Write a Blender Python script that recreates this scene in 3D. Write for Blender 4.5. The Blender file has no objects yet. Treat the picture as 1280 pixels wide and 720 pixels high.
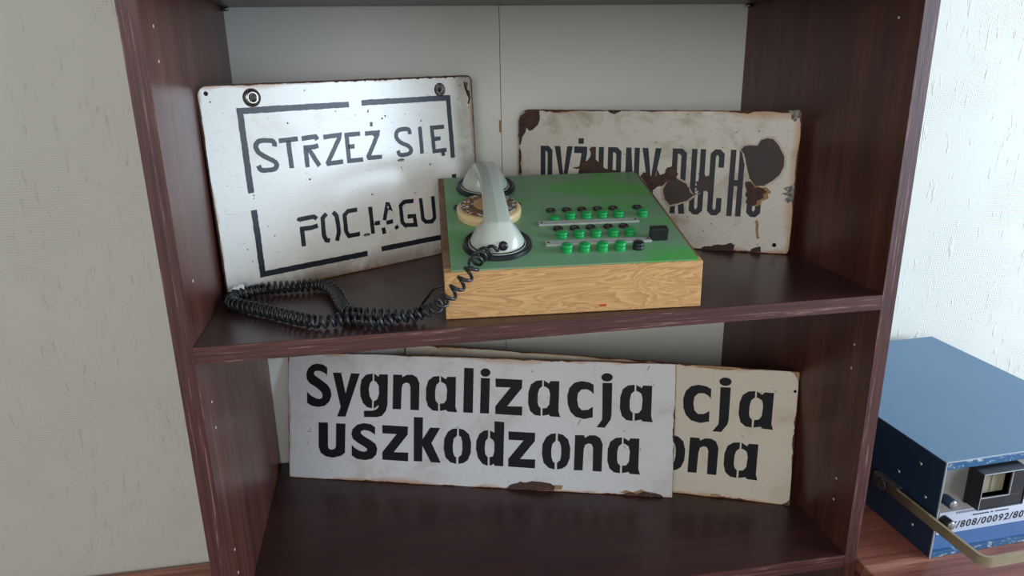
import bpy, bmesh, math, random, json
from mathutils import Vector, Matrix
random.seed(7)
S = bpy.context.scene
C = S.collection
V = Vector

# ---------------------------------------------------------------- camera
cd = bpy.data.cameras.new('camera'); cam = bpy.data.objects.new('camera', cd); C.objects.link(cam)
right = V((0.98485106, -0.17263053, -0.01634278)); down = V((-0.06782704, -0.29677517, -0.95253556)); fwd = V((0.15958659, 0.93921414, -0.30398836))
cam.matrix_world = Matrix.Translation((-0.1798964, -0.72471766, 0.27461312)) @ Matrix((right, -down, -fwd)).transposed().to_4x4()
cd.sensor_width = 36; cd.lens = 36 * 914.35 / 1280; cd.clip_start = .01
S.camera = cam
# ---------------------------------------------------------------- light
w = bpy.data.worlds.new('room'); S.world = w; w.use_nodes = True
w.node_tree.nodes['Background'].inputs[0].default_value = (.90, .95, 1.0, 1)
w.node_tree.nodes['Background'].inputs[1].default_value = .42
def area(name, loc, target, sx, sy, power, col):
    l = bpy.data.lights.new(name, 'AREA'); l.shape = 'RECTANGLE'; l.size = sx; l.size_y = sy; l.energy = power; l.color = col
    o = bpy.data.objects.new(name, l); C.objects.link(o); o.location = loc
    o.rotation_euler = (V(target) - V(loc)).to_track_quat('-Z', 'Y').to_euler(); return o
area('window_daylight', (2.3, -.78, .36), (0, -.2, .1), 1.5, 1.1, 92, (.66, .82, 1.0))
area('fill_behind_camera', (-.6, -3.0, .72), (0, .2, .05), 2.2, 1.3, 38, (1.0, .97, .93))  # unseen fill lamp, added behind the camera to brighten the shelf interiors
vs = S.view_settings; vs.view_transform = 'Standard'; vs.look = 'None'; vs.gamma = 1; vs.exposure = 0; vs.use_curve_mapping = False

# ---------------------------------------------------------------- materials
def lin(r, g, b):
    f = lambda c: (c/255/12.92 if c/255 <= .04045 else ((c/255+.055)/1.055)**2.4)
    return (f(r), f(g), f(b), 1)
class N:
    def __init__(s, name):
        s.m = bpy.data.materials.new(name); s.m.use_nodes = True; s.t = s.m.node_tree; s.b = s.t.nodes['Principled BSDF']; s._c = None
    def node(s, ty, **k):
        n = s.t.nodes.new(ty)
        for a, v in k.items(): setattr(n, a, v)
        return n
    def link(s, a, b): s.t.links.new(a, b)
    def set(s, sock, v):
        if isinstance(v, (int, float)): sock.default_value = v
        elif isinstance(v, tuple): sock.default_value = v
        else: s.link(v, sock)
    def co(s):
        if s._c is None: s._c = s.node('ShaderNodeTexCoord')
        return s._c.outputs['Object']
    def map(s, scale, rot=(0,0,0)):
        n = s.node('ShaderNodeMapping'); s.link(s.co(), n.inputs[0]); n.inputs['Scale'].default_value = scale; n.inputs['Rotation'].default_value = rot; return n.outputs[0]
    def noise(s, vec, scale, detail=3, rough=.5, dist=0):
        n = s.node('ShaderNodeTexNoise'); s.link(vec, n.inputs['Vector']); n.inputs['Scale'].default_value = scale; n.inputs['Detail'].default_value = detail
        n.inputs['Roughness'].default_value = rough; n.inputs['Distortion'].default_value = dist; return n.outputs[0]
    def vor(s, vec, scale, feat='F1'):
        n = s.node('ShaderNodeTexVoronoi', feature=feat); s.link(vec, n.inputs['Vector']); n.inputs['Scale'].default_value = scale; return n.outputs['Distance']
    def math(s, op, a, b=0, c=0, clamp=False):
        n = s.node('ShaderNodeMath', operation=op, use_clamp=clamp)
        s.set(n.inputs[0], a); s.set(n.inputs[1], b); s.set(n.inputs[2], c); return n.outputs[0]
    def step(s, v, a, b, lo=0., hi=1.):
        n = s.node('ShaderNodeMapRange', interpolation_type='SMOOTHSTEP'); s.set(n.inputs[0], v)
        for i, x in enumerate((a, b, lo, hi)): s.set(n.inputs[i+1], x)
        return n.outputs[0]
    def mix(s, f, a, b):
        n = s.node('ShaderNodeMix', data_type='RGBA'); s.set(n.inputs[0], f); s.set(n.inputs[6], a); s.set(n.inputs[7], b); return n.outputs[2]
    def ramp(s, f, stops):
        n = s.node('ShaderNodeValToRGB'); s.link(f, n.inputs[0]); e = n.color_ramp.elements
        while len(e) < len(stops): e.new(.5)
        for i, (p, c) in enumerate(stops): e[i].position = p; e[i].color = c
        return n.outputs[0]
    def bump(s, h, strength, dist=.001):
        n = s.node('ShaderNodeBump'); s.set(n.inputs['Height'], h); n.inputs['Strength'].default_value = strength; n.inputs['Distance'].default_value = dist
        s.link(n.outputs[0], s.b.inputs['Normal'])
    def out(s, col=None, rough=None, metal=None, spec=None):
        if col is not None: s.set(s.b.inputs['Base Color'], col)
        if rough is not None: s.set(s.b.inputs['Roughness'], rough)
        if metal is not None: s.b.inputs['Metallic'].default_value = metal
        if spec is not None: s.b.inputs['Specular IOR Level'].default_value = spec
        return s.m
def plain(name, col, rough=.5, metal=0, var=.12, scale=60, bump=.1):
    n = N(name); f = n.noise(n.co(), scale, 4)
    d = tuple(c*(1-var*2) for c in col[:3]) + (1,)
    n.bump(f, bump, .0005)
    return n.out(n.mix(f, d, tuple(min(1, c*(1+var)) for c in col[:3]) + (1,)), rough, metal)
def wood(name, stops, sc, rough, big=6, fine=40, bump=.15, spec=.5):
    n = N(name); v = n.map(sc); a = n.noise(v, big, 4, .6, .8); b = n.noise(v, fine, 3, .6)
    f = n.math('ADD', n.math('MULTIPLY', a, .65), n.math('MULTIPLY', b, .35)); n.bump(b, bump, .0004)
    return n.out(n.ramp(f, stops), rough, 0, spec)
wst = [(.3, lin(62, 34, 29)), (.5, lin(84, 47, 39)), (.72, lin(114, 67, 54))]
M = {}
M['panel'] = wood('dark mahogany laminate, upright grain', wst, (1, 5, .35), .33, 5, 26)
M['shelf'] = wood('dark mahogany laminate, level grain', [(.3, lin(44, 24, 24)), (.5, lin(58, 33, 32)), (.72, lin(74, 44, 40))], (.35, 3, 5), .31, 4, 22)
est = [(.34, lin(44, 22, 22)), (.5, lin(74, 40, 37)), (.57, lin(84, 48, 44)), (.61, lin(136, 104, 98)), (.65, lin(78, 42, 38))]
M['edge_h'] = wood('grained edge band, level', est, (.2, 1, 7), .5, 30, 120, .5)
M['edge_v'] = wood('grained edge band, upright', est, (7, 1, .2), .5, 30, 120, .5)
M['desk'] = wood('red brown plank laminate', [(.36, lin(100, 56, 46)), (.48, lin(146, 88, 72)), (.54, lin(128, 76, 62)), (.66, lin(192, 136, 114))], (.25, 5.5, 3), .4, 3.4, 22)
n = N('pale grey hardboard'); f = n.noise(n.co(), 3, 3); g = n.noise(n.map((1, 1, 60)), 20, 2)
n.bump(g, .04); M['back'] = n.out(n.mix(f, lin(214, 216, 210), lin(228, 229, 223)), .55)
n = N('painted wallpaper wall'); v = n.map((1, 1, .22)); a = n.noise(v, 120, 3, .6, .4); gx = n.node('ShaderNodeTexWave', wave_type='BANDS', bands_direction='X')
n.link(n.co(), gx.inputs[0]); gx.inputs['Scale'].default_value = 95; gx.inputs['Distortion'].default_value = 1.5
gz = n.node('ShaderNodeTexWave', wave_type='BANDS', bands_direction='Z'); n.link(n.co(), gz.inputs[0]); gz.inputs['Scale'].default_value = 80; gz.inputs['Distortion'].default_value = 1.2
patch = n.step(n.noise(n.co(), 6, 2), .42, .62)
h = n.math('ADD', n.step(a, .58, .85), n.math('MULTIPLY', patch, n.math('MULTIPLY', n.math('ADD', gx.outputs[1], gz.outputs[1]), .16)))
n.bump(h, .75, .0022); sp = n.step(n.vor(n.co(), 26), .05, .02)
M['wall'] = n.out(n.mix(n.math('MULTIPLY', sp, .25), n.mix(n.noise(n.co(), 2.2, 3), lin(196, 197, 186), lin(207, 208, 198)), lin(150, 140, 125)), .7)
M['floor'] = wood('floorboards', [(.3, lin(96, 66, 45)), (.7, lin(140, 100, 70))], (.4, 3, 3), .5, 4, 20)

def enamel(name, w_, h_, col, stain, edge, rough, specks=.5, stainamt=.5, bottom=0., side=0.):
    n = N(name); sx = n.node('ShaderNodeSeparateXYZ'); n.link(n.co(), sx.inputs[0]); x, z = sx.outputs[0], sx.outputs[2]
    d = n.math('MINIMUM', n.math('MINIMUM', x, n.math('SUBTRACT', w_, x)), n.math('MINIMUM', z, n.math('SUBTRACT', h_, z)))
    big = n.noise(n.co(), 14, 5, .65, .6); sm = n.noise(n.co(), 120, 4, .7)
    c = n.mix(n.math('MULTIPLY', n.step(big, .5, .75), stainamt), col, stain)
    c = n.mix(n.math('MULTIPLY', n.step(sm, .55, .8), stainamt*.6), c, tuple(q*.6 for q in stain[:3]) + (1,))
    e = n.math('ADD', n.math('MULTIPLY', n.noise(n.co(), 45, 5, .7), 1.5), -.5)
    halo = n.step(d, 0., n.math('MULTIPLY', n.step(n.noise(n.co(), 9, 3), .38, .66), edge*2.4 + .0005), 1., 0.)
    c = n.mix(n.math('MULTIPLY', halo, .75), c, lin(176, 122, 66))
    r = n.step(d, n.math('MULTIPLY', n.math('MULTIPLY', e, n.step(n.noise(n.co(), 11, 2), .4, .62)), edge), n.math('ADD', .0002, n.math('MULTIPLY', n.math('MULTIPLY', e, n.step(n.noise(n.co(), 11, 2), .4, .62)), edge*1.25)), 1., 0.)
    c = n.mix(r, c, n.mix(sm, lin(50, 26, 18), lin(112, 62, 34)))
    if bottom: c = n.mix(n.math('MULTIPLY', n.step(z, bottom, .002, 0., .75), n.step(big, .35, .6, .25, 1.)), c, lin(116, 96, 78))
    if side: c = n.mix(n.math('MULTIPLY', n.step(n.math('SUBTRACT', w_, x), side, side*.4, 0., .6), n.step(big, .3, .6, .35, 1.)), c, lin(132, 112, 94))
    sp = n.step(n.vor(n.co(), 70), .085, .05); keep = n.step(n.noise(n.co(), 17, 2), .62 - specks*.2, .66 - specks*.2)
    c = n.mix(n.math('MULTIPLY', sp, keep), c, lin(66, 56, 52))
    scr = n.step(n.noise(n.map((1, 1, 12), (0, .9, 0)), 60, 1, .4, 2.), .735, .75); c = n.mix(n.math('MULTIPLY', scr, .6*specks), c, lin(96, 90, 84))
    n.bump(big, .12, .002)
    return n.out(c, n.math('ADD', rough, n.math('MULTIPLY', r, .5)), 0)
n = N('rusted steel'); f = n.noise(n.co(), 90, 5, .7); g = n.noise(n.co(), 420, 3); n.bump(f, .5, .0006)
M['rust'] = n.out(n.ramp(n.math('ADD', n.math('MULTIPLY', f, .7), n.math('MULTIPLY', g, .3)), [(.3, lin(44, 34, 32)), (.5, lin(66, 48, 42)), (.62, lin(98, 60, 40)), (.75, lin(128, 86, 56))]), .8)
n = N('bare dark steel spot'); f = n.noise(n.co(), 60, 4, .6); n.bump(f, .3, .0005)
M['darkspot'] = n.out(n.mix(f, lin(42, 34, 34), lin(66, 54, 50)), .6)
n = N('orange rust bloom'); f = n.noise(n.co(), 160, 5, .7)
M['orange'] = n.out(n.mix(f, lin(122, 80, 50), lin(184, 152, 112)), .8)
n = N('grey grime'); f = n.noise(n.co(), 200, 5, .7)
M['grime'] = n.out(n.mix(n.step(f, .4, .6), lin(70, 72, 74), lin(150, 148, 140)), .7)
M['core'] = plain('rusty sheet edge', lin(58, 42, 36), .75, 0, .3, 200)
n = N('worn black stencil paint'); f = n.noise(n.co(), 700, 2); M['paint1'] = n.out(n.mix(n.step(f, .56, .7), lin(30, 36, 46), lin(64, 74, 84)), .38)
M['paint2'] = plain('blue black enamel lettering', lin(26, 30, 42), .55, 0, .15, 300)
M['paint3'] = plain('black stencil lettering', lin(14, 16, 24), .6, 0, .15, 200); M['paint3'].node_tree.nodes['Principled BSDF'].inputs['Specular IOR Level'].default_value = .25
n = N('oak veneer'); v = n.map((.55, 1, 3.6), (0, .17, 0)); a = n.noise(v, 11, 3, .5, 1.2)
fr = n.math('FRACT', n.math('MULTIPLY', a, 14)); fine = n.noise(n.map((.5, 1, 14), (0, .12, 0)), 60, 3)
f = n.math('ADD', n.math('MULTIPLY', n.step(fr, 0., 1.), .34), n.math('MULTIPLY', fine, .66)); n.bump(fine, .15, .0003)
M['oak'] = n.out(n.ramp(f, [(.2, lin(210, 168, 114)), (.5, lin(194, 149, 96)), (.85, lin(156, 112, 68))]), .45)
M['ply'] = wood('rough board side', [(.3, lin(92, 66, 48)), (.7, lin(146, 112, 84))], (1, .6, 5), .7, 12, 60)
n = N('dusty green painted plate'); a = n.noise(n.map((.7, 1.6, 1)), 9, 4, .6, .7); b = n.noise(n.co(), 160, 3)
c = n.ramp(a, [(.3, lin(116, 146, 120)), (.5, lin(108, 156, 112)), (.62, lin(70, 172, 66)), (.76, lin(94, 158, 92))])
M['green'] = n.out(n.mix(n.math('MULTIPLY', b, .22), c, lin(136, 160, 132)), .42)
M['button'] = plain('green plastic', lin(18, 158, 78), .3, 0, .08, 80, .03)
M['black'] = plain('black plastic', lin(28, 30, 33), .35, 0, .1, 80, .03)
M['rubber'] = plain('black rubber cord', lin(34, 37, 40), .36, 0, .1, 60, .03)
M['handset'] = plain('aged ivory grey plastic', lin(186, 192, 180), .24, 0, .035, 30, .04)
M['cream'] = plain('cream plastic', lin(226, 200, 146), .35, 0, .05, 40, .03)
M['tan'] = plain('tan paper disc', lin(196, 148, 100), .55, 0, .08)
n = N('finger wheel plastic'); f = n.vor(n.map((1, 1, 1)), 190); M['wheel'] = n.out(n.mix(n.step(f, .3, .5), lin(196, 188, 176), lin(96, 76, 62)), .12)  # brown and pale reflections painted into the wheel colour as mottling
M['strip'] = plain('dusty grey label strip', lin(172, 176, 168), .5, 0, .15, 120)
M['lamp_red'] = plain('dark red lens', lin(92, 26, 24), .25)
M['chrome'] = plain('dull chrome', lin(170, 170, 166), .3, 1, .08, 60)
M['red'] = plain('red paint', lin(190, 44, 22), .5)
M['paper'] = plain('white crumpled paper', lin(232, 236, 238), .8)
M['plug'] = plain('pale plastic plug', lin(196, 180, 166), .5)
n = N('blue steel lightened for sheen'); a = n.noise(n.co(), 5, 3); sp = n.step(n.vor(n.map((1, .45, 1)), 34), .06, .035); n.bump(n.noise(n.co(), 200, 2), .05)
M['blue_top'] = n.out(n.mix(n.math('MULTIPLY', sp, .5), n.mix(a, lin(72, 110, 142), lin(84, 122, 152)), lin(150, 170, 180)), .38)  # top cover lighter than the sides: reflected light put into its colour
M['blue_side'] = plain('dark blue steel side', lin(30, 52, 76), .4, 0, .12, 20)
n = N('chipped blue paint'); f = n.noise(n.map((1, 1, 2)), 90, 5, .75); M['blue_chip'] = n.out(n.mix(n.step(f, .56, .60), lin(42, 88, 128), lin(176, 184, 182)), .35)
M['blue_front'] = plain('glossy blue front', lin(72, 112, 164), .12, 0, .08, 30, .02)
M['fascia'] = plain('grey fascia', lin(150, 150, 146), .3, .4, .12, 30)
M['seam'] = plain('bare aluminium edge', lin(186, 192, 196), .4, .3, .1, 100)
M['label'] = plain('pale paper label', lin(196, 206, 222), .5, 0, .05)
M['ink'] = plain('black ink', lin(28, 30, 38), .5)
M['bail'] = plain('beige painted bar', lin(150, 138, 112), .5, 0, .15, 70)
M['bracket'] = plain('grey brown metal', lin(92, 88, 86), .35, .5, .15, 60)
n = N('meter glass'); M['glass'] = n.out(lin(170, 172, 160), .05); n.b.inputs['Transmission Weight'].default_value = 0.0
M['dialface'] = plain('meter dial card', lin(150, 146, 122), .2, 0, .2, 25)

# ---------------------------------------------------------------- mesh helpers
def link_mesh(name, me, m, parent=None, mw=None):
    o = bpy.data.objects.new(name, me); C.objects.link(o)
    if m and not me.materials: me.materials.append(m)
    if parent: o.parent = parent
    if mw is not None: o.matrix_local = mw
    return o
def from_bm(name, bm, m, parent=None, smooth=False, mw=None):
    bmesh.ops.recalc_face_normals(bm, faces=bm.faces)
    if smooth is True:
        for f in bm.faces: f.smooth = True
    elif smooth:
        for f in bm.faces: f.smooth = True
        for e in bm.edges:
            if len(e.link_faces) == 2 and e.calc_face_angle(0) > smooth: e.smooth = False
    me = bpy.data.meshes.new(name); bm.to_mesh(me); bm.free(); return link_mesh(name, me, m, parent, mw)
def box(bm, a, b, bev=0):
    cx = [(a[i]+b[i])/2 for i in range(3)]; sz = [abs(b[i]-a[i]) for i in range(3)]
    r = bmesh.ops.create_cube(bm, size=1, matrix=Matrix.Translation(cx) @ Matrix.Diagonal((*sz, 1)))
    if bev:
        es = list({e for v in r['verts'] for e in v.link_edges}); bmesh.ops.bevel(bm, geom=es, offset=bev, segments=2, affect='EDGES', profile=.5)
    return bm
def B(name, a, b, m, parent=None, bev=0, mw=None):
    return from_bm(name, box(bmesh.new(), a, b, bev), m, parent, mw=mw)
def lathe(prof, n=32, axis='Z'):
    bm = bmesh.new(); rings = []
    for r, z in prof:
        if r < 1e-7: rings.append([bm.verts.new((0, 0, z))])
        else: rings.append([bm.verts.new((r*math.cos(2*math.pi*i/n), r*math.sin(2*math.pi*i/n), z)) for i in range(n)])
    for a, b in zip(rings, rings[1:]):
        for i in range(n):
            j = (i+1) % n
            if len(a) == 1 and len(b) == 1: continue
            if len(a) == 1: bm.faces.new((a[0], b[i], b[j]))
            elif len(b) == 1: bm.faces.new((a[i], b[0], a[j]))
            else: bm.faces.new((a[i], b[i], b[j], a[j]))
    if axis == 'Y-': bmesh.ops.rotate(bm, verts=bm.verts, matrix=Matrix.Rotation(math.pi/2, 3, 'X'))
    if axis == 'X-': bmesh.ops.rotate(bm, verts=bm.verts, matrix=Matrix.Rotation(-math.pi/2, 3, 'Y'))
    if axis == 'X+': bmesh.ops.rotate(bm, verts=bm.verts, matrix=Matrix.Rotation(math.pi/2, 3, 'Y'))
    return bm
def flat_mesh(name, loops, y, half):
    """closed outlines in the x-z plane (holes allowed) -> thin solid facing -y"""
    cu = bpy.data.curves.new(name, 'CURVE'); cu.dimensions = '2D'; cu.fill_mode = 'BOTH'; cu.extrude = half
    for L in loops:
        sp = cu.splines.new('POLY'); sp.points.add(len(L)-1); sp.use_cyclic_u = True
        for i, q in enumerate(L): sp.points[i].co = (q[0], q[1], 0, 1)
    o = bpy.data.objects.new('tmp', cu); C.objects.link(o); dg = bpy.context.evaluated_depsgraph_get(); dg.update()
    me = bpy.data.meshes.new_from_object(o.evaluated_get(dg)); me.name = name
    bpy.data.objects.remove(o); bpy.data.curves.remove(cu)
    me.transform(Matrix.Translation((0, y, 0)) @ Matrix.Rotation(math.pi/2, 4, 'X')); me.materials.clear(); return me
def text_mesh(name, s, size, y, half, shear=0, space=1, off=0):
    cu = bpy.data.curves.new(name, 'FONT'); cu.body = s; cu.size = size; cu.extrude = half; cu.shear = shear; cu.offset = off; cu.space_character = space; cu.resolution_u = 3
    o = bpy.data.objects.new('tmp', cu); C.objects.link(o); dg = bpy.context.evaluated_depsgraph_get(); dg.update()
    me = bpy.data.meshes.new_from_object(o.evaluated_get(dg)); me.name = name; bpy.data.objects.remove(o)
    me.transform(Matrix.Translation((0, y, 0)) @ Matrix.Rotation(math.pi/2, 4, 'X')); me.materials.clear(); return me
def stroke(P, w_, jit=0.0):
    P = [V(p) for p in P]; n_ = len(P); L, R = [], []
    for i, p in enumerate(P):
        a = (p - P[i-1]).normalized() if i else None; b = (P[i+1] - p).normalized() if i < n_-1 else None
        if a is None: a = b
        if b is None: b = a
        t = (a + b); t = t.normalized() if t.length > 1e-6 else a
        nn = V((-t.y, t.x)); k = 1 / max(.55, nn.dot(V((-a.y, a.x)))); h = w_/2*k
        L.append(p + nn*h); R.append(p - nn*h)
    out = L + R[::-1]
    if jit:
        o2 = []
        for i, q in enumerate(out):
            r = out[(i+1) % len(out)]; k = max(1, int((r-q).length/.004))
            for j in range(k): o2.append(q.lerp(r, j/k) + V((random.uniform(-jit, jit), random.uniform(-jit, jit))))
        out = o2
    return [(q.x, q.y) for q in out]
def circ(cx, cy, r, n=16, j=0): return [(cx + (r+random.uniform(-j, j))*math.cos(2*math.pi*i/n), cy + (r+random.uniform(-j, j))*math.sin(2*math.pi*i/n)) for i in range(n)]
def rrect(x0, z0, x1, z1, rad, n=6):
    out = []
    rs = rad if isinstance(rad, (list, tuple)) else [rad]*4
    for (cx, cz, a0), r in zip(((x1, z0, -90), (x1, z1, 0), (x0, z1, 90), (x0, z0, 180)), rs):
        sx = -1 if cx == x1 else 1; sz = 1 if cz == z0 else -1
        if r <= 0: out.append((cx, cz)); continue
        for k in range(n+1):
            t = math.radians(a0 + 90*k/n); out.append((cx + sx*r + r*math.cos(t), cz + sz*r + r*math.sin(t)))
    return out
def rough_loop(L, amp, seg):
    o = []
    for i, q in enumerate(L):
        r = L[(i+1) % len(L)]; d = math.hypot(r[0]-q[0], r[1]-q[1]); k = max(1, int(d/seg))
        for j in range(k):
            t = j/k; a = amp*(random.random()**3); o.append((q[0]+(r[0]-q[0])*t + random.uniform(-a, a), q[1]+(r[1]-q[1])*t + random.uniform(-a, a)))
    return o
def empty(name, label, cat, mw, group=None):
    o = bpy.data.objects.new(name, None); C.objects.link(o); o.matrix_world = mw; o.empty_display_size = .03
    o['label'] = label; o['category'] = cat
    if group: o['group'] = group
    return o
def basis(o, x, y, z): return Matrix.Translation(o) @ Matrix((x, y, z)).transposed().to_4x4()

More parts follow.
